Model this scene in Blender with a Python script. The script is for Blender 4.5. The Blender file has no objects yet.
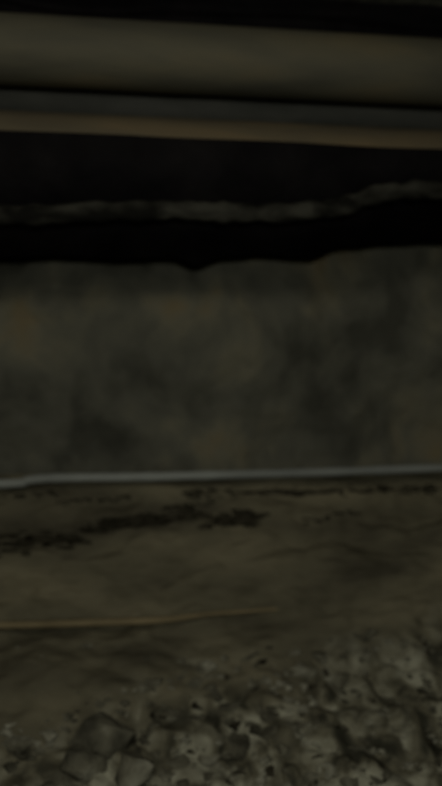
import bpy, bmesh, math, random
from mathutils import Vector, noise, Matrix
from mathutils.bvhtree import BVHTree
random.seed(4)
S=bpy.context.scene
CZ=1.5; TH=math.radians(5.8); F=617.0
def P(px,py,D):
    """world point on the plane Y=D seen at a photo position (used for measuring only)"""
    u=(px-221)/F; v=(393-py)/F
    dx=u*math.cos(TH)+math.sin(TH); dy=math.cos(TH)-u*math.sin(TH)
    t=D/dy
    return Vector((dx*t,D,CZ+v*t))
def fbm(p,o=4): return noise.fractal(p,1.0,2.0,o,noise_basis='PERLIN_ORIGINAL')

def mat(name,ramp,scale=(1,1,1),nscale=3,detail=6,rough=.85,bump=.3,bscale=25,spec=.3,dist=.3,metal=0):
    m=bpy.data.materials.new(name); m.use_nodes=True
    n=m.node_tree.nodes; l=m.node_tree.links
    b=n['Principled BSDF']; b.inputs['Roughness'].default_value=rough
    b.inputs['Specular IOR Level'].default_value=spec; b.inputs['Metallic'].default_value=metal
    tc=n.new('ShaderNodeTexCoord'); mp=n.new('ShaderNodeMapping'); mp.inputs['Scale'].default_value=scale
    l.new(tc.outputs['Object'],mp.inputs[0])
    nz=n.new('ShaderNodeTexNoise'); nz.inputs['Scale'].default_value=nscale; nz.inputs['Detail'].default_value=detail
    nz.inputs['Distortion'].default_value=dist
    l.new(mp.outputs[0],nz.inputs['Vector'])
    cr=n.new('ShaderNodeValToRGB'); e=cr.color_ramp.elements; cr.name='ramp'
    e[0].position=ramp[0][0]; e[0].color=(*ramp[0][1],1)
    e[1].position=ramp[-1][0]; e[1].color=(*ramp[-1][1],1)
    for p,c in ramp[1:-1]:
        q=e.new(p); q.color=(*c,1)
    l.new(nz.outputs['Fac'],cr.inputs[0]); l.new(cr.outputs[0],b.inputs['Base Color'])
    n2=n.new('ShaderNodeTexNoise'); n2.inputs['Scale'].default_value=bscale; n2.inputs['Detail'].default_value=5
    l.new(mp.outputs[0],n2.inputs['Vector'])
    bp=n.new('ShaderNodeBump'); bp.inputs['Strength'].default_value=bump; bp.inputs['Distance'].default_value=.03
    l.new(n2.outputs['Fac'],bp.inputs['Height']); l.new(bp.outputs[0],b.inputs['Normal'])
    return m
M_wall=mat('shotcrete_rock',[(.36,(.044,.045,.037)),(.45,(.072,.073,.060)),(.53,(.088,.088,.071)),(.60,(.112,.108,.081)),(.68,(.125,.108,.070))],(1,1,.8),2.8,9,bump=.6,bscale=14,dist=.3)
M_bank=mat('rock_bank',[(.32,(.052,.048,.034)),(.48,(.092,.086,.060)),(.68,(.135,.124,.086))],(.4,1,1.3),4,7,bump=.5,bscale=16)
# loose pale/dark muck lower down on the bank: mixed in by height (object z)
def add_muck(m):
    n=m.node_tree.nodes; l=m.node_tree.links; b=n['Principled BSDF']; cr=n['ramp']
    tc=n.new('ShaderNodeTexCoord'); sx=n.new('ShaderNodeSeparateXYZ'); l.new(tc.outputs['Object'],sx.inputs[0])
    vn=n.new('ShaderNodeTexNoise'); vn.inputs['Scale'].default_value=7.5; vn.inputs['Detail'].default_value=5; vn.inputs['Distortion'].default_value=.8
    l.new(tc.outputs['Object'],vn.inputs['Vector'])
    r2=n.new('ShaderNodeValToRGB'); e=r2.color_ramp.elements
    e[0].position=.37; e[0].color=(.036,.036,.026,1); e[1].position=.66; e[1].color=(.23,.23,.185,1)
    q=e.new(.49); q.color=(.105,.100,.072,1)
    l.new(vn.outputs['Fac'],r2.inputs[0])
    # height with x tilt: rubble reaches higher towards the right
    mx=n.new('ShaderNodeMath'); mx.operation='MULTIPLY_ADD'; l.new(sx.outputs['X'],mx.inputs[0]); mx.inputs[1].default_value=-.14; l.new(sx.outputs['Z'],mx.inputs[2])
    big=n.new('ShaderNodeTexNoise'); big.inputs['Scale'].default_value=3; l.new(tc.outputs['Object'],big.inputs['Vector'])
    ad=n.new('ShaderNodeMath'); ad.operation='MULTIPLY_ADD'; l.new(big.outputs['Fac'],ad.inputs[0]); ad.inputs[1].default_value=.3; l.new(mx.outputs[0],ad.inputs[2])
    mr=n.new('ShaderNodeMapRange'); mr.inputs['From Min'].default_value=.53; mr.inputs['From Max'].default_value=.39
    l.new(ad.outputs[0],mr.inputs['Value'])
    mi=n.new('ShaderNodeMix'); mi.data_type='RGBA'
    l.new(mr.outputs[0],mi.inputs[0]); l.new(cr.outputs[0],mi.inputs[6]); l.new(r2.outputs[0],mi.inputs[7])
    l.new(mi.outputs[2],b.inputs['Base Color'])
add_muck(M_bank)
M_floor=mat('muck_floor',[(.36,(.03,.03,.022)),(.5,(.095,.090,.063)),(.66,(.20,.20,.16))],(1,1,1),7.5,5,bump=.5,bscale=18)
M_pipe=mat('dusty_painted_steel',[(.3,(.055,.055,.045)),(.5,(.080,.077,.057)),(.7,(.105,.092,.06))],(.25,1,1),5,5,rough=.75,bump=.1,bscale=20,spec=.2)
M_pipe2=mat('dusty_brown_steel',[(.3,(.058,.052,.040)),(.5,(.084,.072,.050)),(.7,(.12,.094,.058))],(.25,1,1),5,5,rough=.8,bump=.1,bscale=20,spec=.15)
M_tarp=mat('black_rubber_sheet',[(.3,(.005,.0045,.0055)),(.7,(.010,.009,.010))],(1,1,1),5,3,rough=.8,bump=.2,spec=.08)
M_coal=mat('coal',[(.3,(.020,.019,.014)),(.7,(.05,.046,.034))],(1,1,1),6,3,rough=.8,bump=.5,spec=.1)
M_air=mat('grey_dusty_pipe',[(.3,(.06,.062,.056)),(.6,(.09,.09,.082))],(.4,1,1),6,4,bump=.2,rough=.8)
M_hose=mat('dark_dusty_hose',[(.38,(.008,.008,.007)),(.5,(.022,.022,.019)),(.62,(.040,.040,.034))],(.6,1,1.5),9,6,bump=.3,rough=.9,spec=.1)
M_rail=mat('dull_galvanised_steel',[(.3,(.14,.148,.146)),(.7,(.21,.222,.216))],(.4,1,1),6,4,rough=.8,bump=.1,spec=.2)
M_rust=mat('rusty_steel',[(.3,(.11,.092,.056)),(.7,(.18,.15,.093))],(.6,1,1),7,4,rough=.8,bump=.3)
M_rock=mat('pale_rubble',[(.36,(.045,.044,.033)),(.5,(.105,.102,.078)),(.66,(.24,.24,.20))],(1,1,1),6,7,bump=.6,bscale=18)

def mk(name,bm,m,smooth=True):
    me=bpy.data.meshes.new(name); bm.to_mesh(me); bm.free()
    if smooth:
        for p in me.polygons: p.use_smooth=True
    o=bpy.data.objects.new(name,me); S.collection.objects.link(o); me.materials.append(m); return o
def grid(name,fn,nu,nv,m,smooth=True,thick=0):
    bm=bmesh.new(); V=[[bm.verts.new(fn(i/nu,j/nv)) for j in range(nv+1)] for i in range(nu+1)]
    for i in range(nu):
        for j in range(nv): bm.faces.new((V[i][j],V[i+1][j],V[i+1][j+1],V[i][j+1]))
    o=mk(name,bm,m,smooth)
    if thick:
        s=o.modifiers.new('t','SOLIDIFY'); s.thickness=thick
    return o
def tube(bm,pts,rad,seg=20,sq=1.0):
    rings=[]
    for i,p in enumerate(pts):
        a=pts[max(0,i-1)]; b=pts[min(len(pts)-1,i+1)]; t=(b-a).normalized()
        up=Vector((0,0,1)) if abs(t.z)<.9 else Vector((0,1,0))
        s=t.cross(up).normalized(); w=s.cross(t)
        r=rad(i) if callable(rad) else rad
        rings.append([bm.verts.new(p+s*math.cos(2*math.pi*k/seg)*r*sq+w*math.sin(2*math.pi*k/seg)*r) for k in range(seg)])
    for A,B in zip(rings,rings[1:]):
        for k in range(seg): bm.faces.new((A[k],A[(k+1)%seg],B[(k+1)%seg],B[k]))
    bm.faces.new(rings[0]); bm.faces.new(rings[-1][::-1])
def interp(tab,x):
    if x<=tab[0][0]: return tab[0][1]
    for (a,b),(c,d) in zip(tab,tab[1:]):
        if x<=c:
            t=(x-a)/(c-a); t=t*t*(3-2*t); return b+(d-b)*t
    return tab[-1][1]
X0,X1=-4.0,5.0
# ---- rear rock wall
def wallY(x,z):
    return 3.03+.08*fbm(Vector((x*.9,0,z*1.1)),3)+.05*fbm(Vector((x*2.3,3,z*2.6)),5)
grid('wall_rock',lambda u,v:Vector((X0+(X1-X0)*u,wallY(X0+(X1-X0)*u,.9+2.6*v),.9+2.6*v)),360,120,M_wall)
grid('ceiling',lambda u,v:Vector((X0+(X1-X0)*u,-2.2+5.5*v,3.4+.1*fbm(Vector((u*9,v*5,1)),4))),120,60,M_wall)
# ---- lower rock bank
prof=[(2.96,1.12),(2.92,1.09),(2.86,.98),(2.76,.86),(2.70,.74),(2.66,.60),(2.62,.52),(2.50,.42),(2.36,.30),(2.2,.19),(2.0,.10),(1.8,.04),(1.6,0)]
def pf(t):
    s=t*(len(prof)-1); i=min(int(s),len(prof)-2); f=s-i
    return prof[i][0]*(1-f)+prof[i+1][0]*f, prof[i][1]*(1-f)+prof[i+1][1]*f
def bank(u,v):
    x=X0+(X1-X0)*u; y,z=pf(v); a=min(1,v*6)*min(1,(1-v)*5)
    q=Vector((x*1.3,y*2,z*2.6))
    d=.06*fbm(q,4)+.035*fbm(q*3,4)
    r=.04*abs(fbm(q*2.1+Vector((7,0,0)),3))
    # lumpy loose rock lower down, climbing to the right
    k=max(0,min(1,(.36+.14*x-z)/.12))
    if k>0:
        w=Vector((x*7.5,y*8,z*8)); w+=Vector((noise.noise(w*.7),noise.noise(w*.7+Vector((9,0,0))),0))*.5
        dd=noise.voronoi(w)[0]; r+=k*.10*(dd[1]-dd[0]-.25)
    return Vector((x,y-(d+r)*a*.6,z+(d+r)*a*.7))
ob=grid('rock_bank',bank,700,190,M_bank)
bt=BVHTree.FromPolygons([v.co.copy() for v in ob.data.vertices],[tuple(p.vertices) for p in ob.data.polygons])
grid('floor',lambda u,v:Vector((X0+(X1-X0)*u,-2.2+4.0*v,.03*fbm(Vector((u*20,v*10,5)),4)-.01)),160,80,M_floor)
grid('wall_opposite',lambda u,v:Vector((X0+(X1-X0)*u,-2.2+.1*fbm(Vector((u*9,v*4,9)),4),-.1+3.7*v)),100,40,M_wall)
# ---- pipes
def pipe(name,c,D,r,m,flx,saddles=()):
    z=P(221,c,D).z
    bm=bmesh.new()
    pts=[Vector((X0+(X1-X0)*i/60,D,z)) for i in range(61)]
    tube(bm,pts,r,48)
    for fx in flx:
        for dx in (-.03,.03):
            tube(bm,[Vector((fx+dx-.015,D,z)),Vector((fx+dx+.015,D,z))],r*1.3,48)
        for k in range(10):
            a=k*math.tau/10
            o=Vector((0,math.cos(a),math.sin(a)))*r*1.16
            tube(bm,[Vector((fx-.07,D,z))+o,Vector((fx+.07,D,z))+o],.014,6)
    for sx in saddles:   # wall saddles
        tube(bm,[Vector((sx-.02,D,z)),Vector((sx+.02,D,z))],r*1.08,32)
        tube(bm,[Vector((sx,D+r*.8,z)),Vector((sx,wallY(sx,z)+.005,z))],.025,10)
    o=mk(name,bm,m)
    e=o.modifiers.new('e','EDGE_SPLIT'); e.split_angle=math.radians(50)
    return z
z1=pipe('ventilation_pipe',62,2.60,.134,M_pipe,[-2.4,3.2],[-1.8,2.8])
z2=pipe('drainage_pipe',160,2.60,.155,M_pipe2,[-2.0,3.4],[-1.8,2.8])
z3=pipe('compressed_air_pipe',110,2.86,.07,M_air,[],[-2.6,-1.5,2.6,3.8])
# ---- black rubber sheet with wavy hem; also stands in for shade under the lower pipe
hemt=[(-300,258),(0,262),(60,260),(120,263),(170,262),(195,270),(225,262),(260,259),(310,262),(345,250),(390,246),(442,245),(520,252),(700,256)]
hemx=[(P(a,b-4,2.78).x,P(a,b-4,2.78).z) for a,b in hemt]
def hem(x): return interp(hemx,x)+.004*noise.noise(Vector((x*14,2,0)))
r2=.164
a0,a1=math.radians(6),math.radians(-12)   # sheet meets the pipe front where its shaded side begins
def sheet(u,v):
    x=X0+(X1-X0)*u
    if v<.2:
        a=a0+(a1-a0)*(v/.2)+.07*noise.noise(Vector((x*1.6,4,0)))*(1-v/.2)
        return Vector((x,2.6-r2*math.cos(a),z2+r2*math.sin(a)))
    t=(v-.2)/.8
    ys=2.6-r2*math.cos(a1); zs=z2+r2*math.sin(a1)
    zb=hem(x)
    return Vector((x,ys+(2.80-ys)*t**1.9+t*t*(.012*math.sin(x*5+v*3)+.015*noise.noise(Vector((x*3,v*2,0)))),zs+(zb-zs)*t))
grid('curtain_and_shade',sheet,400,40,M_tarp,thick=.005)
# ---- top black sheet w folds
def top(u,v):
    x=X0+(X1-X0)*u
    a=P(221,45,2.85).z; b=3.33
    z=a+(b-a)*v
    return Vector((x,2.86-.05*v+.018*math.sin(z*60+3*noise.noise(Vector((x*1.5,0,z*3))))+.03*noise.noise(Vector((x*2,1,z*14))),z))
grid('roof_sheet',top,300,60,M_tarp,thick=.006)
# ---- sagging dusty hose, tied to the pipe out of frame
cl=[(-300,214),(-100,214),(0,215),(60,214),(130,211),(190,211),(240,213),(300,212),(340,206),(385,194),(430,190),(500,196),(700,205)]
def curve(cl,D,n=14,ext=True):
    out=[]; pts=[P(a,b,D) for a,b in cl]
    if ext: pts=[Vector((X0,D,pts[0].z))]+pts+[Vector((X1,D,pts[-1].z))]
    for i in range(len(pts)-1):
        p0=pts[max(0,i-1)];p1=pts[i];p2=pts[i+1];p3=pts[min(len(pts)-1,i+2)]
        for k in range(n):
            t=k/n
            q=.5*((2*p1)+(p2-p0)*t+(2*p0-5*p1+4*p2-p3)*t*t+(3*p1-p0-3*p2+p3)*t**3) if 0<i<len(pts)-2 else p1.lerp(p2,t)
            out.append(q)
    out.append(pts[-1]); return out
pts=curve(cl,2.42)
bm=bmesh.new(); tube(bm,[p+Vector((0,.006*noise.noise(p*5),.006*noise.noise(p*9))) for p in pts],lambda i:.038+.012*noise.noise(Vector((i*.23,0,0))),14,.7)
for tx in (-2.2,-1.3,2.3,3.5):
    p=min(pts,key=lambda q:abs(q.x-tx))
    tube(bm,[p+Vector((0,.01,0)),Vector((p.x,2.43,z2-.04)),Vector((p.x,2.425,z2+.06)),Vector((p.x,2.5,z2+.15)),Vector((p.x,2.6,z2+.165))],.006,6)
mk('dusty_hose',bm,M_hose)
# ---- dull steel rail at the foot of the wall
pts=curve([(-200,487),(0,484),(30,480),(60,478),(140,477),(221,475),(330,472),(442,468),(600,464)],2.84)
bm=bmesh.new(); tube(bm,pts,lambda i:.021+.003*noise.noise(Vector((i*.3,0,0))),12,.8)
mk('handrail_pipe',bm,M_rail)
# ---- rusty rod on the bank
pts=curve([(-400,640),(-200,632),(0,626),(90,623),(160,619),(230,613),(320,609)],2.60,ext=False)
bm=bmesh.new(); n=len(pts); tube(bm,[p+Vector((0,.03*max(0,(i/n-.7))*4,.010*noise.noise(p*4))) for i,p in enumerate(pts)],lambda i:.016*(1-.6*max(0,i/n-.6)/.4),10)
mk('rusty_rod',bm,M_rust)
# ---- rocks : broken, angular pieces resting on the bank surface
def shard(bm,c,sx,sy,sz,n=13):
    vs=[]
    R=Matrix.Rotation(random.uniform(-.7,.7),3,'Y')@Matrix.Rotation(random.uniform(0,3),3,'Z')
    for k in range(n):
        d=Vector((random.gauss(0,1),random.gauss(0,1),random.gauss(0,1))).normalized()*random.uniform(.7,1.1)
        d=R@d
        vs.append(bm.verts.new(c+Vector((d.x*sx,d.y*sy,d.z*sz))))
    g=bmesh.ops.convex_hull(bm,input=vs)
    bad=[v for v in g['geom_interior'] if isinstance(v,bmesh.types.BMVert)]
    if bad: bmesh.ops.delete(bm,geom=bad,context='VERTS')
def surf(px,py):
    o=Vector((0,0,CZ)); d=(P(px,py,2)-o).normalized()
    h=bt.ray_cast(o,d)
    return h[0] if h[0] else P(px,py,2.0)
bm=bmesh.new()
streaks=[(-80,548,80,538,12,90),(80,530,150,520,6,40),(110,524,200,514,6,60),(150,510,215,503,3,25),(200,522,262,518,8,50),(185,494,440,489,4,120),(60,502,130,498,3,20),(300,522,360,512,4,14),(450,490,620,500,8,50),(0,498,60,492,3,18)]
for x1,y1,x2,y2,w,n in streaks:
    for k in range(n):
        t=random.random(); a=x1+(x2-x1)*t; b=y1+(y2-y1)*t+random.gauss(0,w*.5)
        c=surf(a,b); s=c.y/F; q=random.uniform(.4,1)*min(w,7)
        shard(bm,c,q*s*2.4,.022,q*s*.5,9)
mk('coal_lumps',bm,M_coal,True)
bm=bmesh.new()
for k in range(1700):
    px=random.uniform(-260,700); py=786+80-(random.random()**1.1)*235
    lim=728-px*.33
    if py<lim and random.random()<.93: continue
    c=surf(px,py); s=c.y/F
    w=random.uniform(2,7)
    if random.random()<.15: w*=1.9
    shard(bm,c+Vector((0,w*s*.2,-w*s*.2)),w*s*1.3,w*s,w*s*random.uniform(.5,.9))
for k,(a,b,w) in enumerate([(105,735,34),(85,758,26),(130,770,26),(240,745,20),(340,680,18),(20,745,18),(60,778,20),(270,715,14)]):
    c=surf(a,b); s=c.y/F
    shard(bm,c+Vector((0,w*s*.15,-w*s*.15)),w*s,w*s*.8,w*s*.7,26)
mk('rubble_pile',bm,M_rock,False)
bm=bmesh.new()
for k in range(160):
    px=random.uniform(-200,650); py=random.uniform(645,850)
    if py<745-px*.35: continue
    c=surf(px,py); s=c.y/F; w=random.uniform(3,9)
    shard(bm,c+Vector((0,w*s*.3,-w*s*.3)),w*s*1.5,w*s,w*s*.7)
mk('coal_rubble',bm,M_coal,False)

# ---- lamps
def lamp(name,loc,e,col,r):
    d=bpy.data.lights.new(name,'POINT'); d.energy=e; d.color=col; d.shadow_soft_size=r
    o=bpy.data.objects.new(name,d); o.location=loc; S.collection.objects.link(o)
lamp('mine_lamp',(-.6,-.2,3.0),66,(1,.96,.79),.2)
lamp('camera_fill',(.1,-.45,1.65),86,(.98,1,.87),.1)  # unseen fill light added near the camera
w=bpy.data.worlds.new('w'); S.world=w; w.use_nodes=True
w.node_tree.nodes['Background'].inputs[0].default_value=(.5,.5,.45,1); w.node_tree.nodes['Background'].inputs[1].default_value=.01
# ---- camera
c=bpy.data.cameras.new('cam'); c.sensor_fit='VERTICAL'; c.sensor_height=36; c.lens=36*F/786
c.dof.use_dof=True; c.dof.focus_distance=1.5; c.dof.aperture_fstop=.85
co=bpy.data.objects.new('cam',c); co.location=(0,0,CZ); co.rotation_euler=(math.radians(90),0,-TH)
S.collection.objects.link(co); S.camera=co
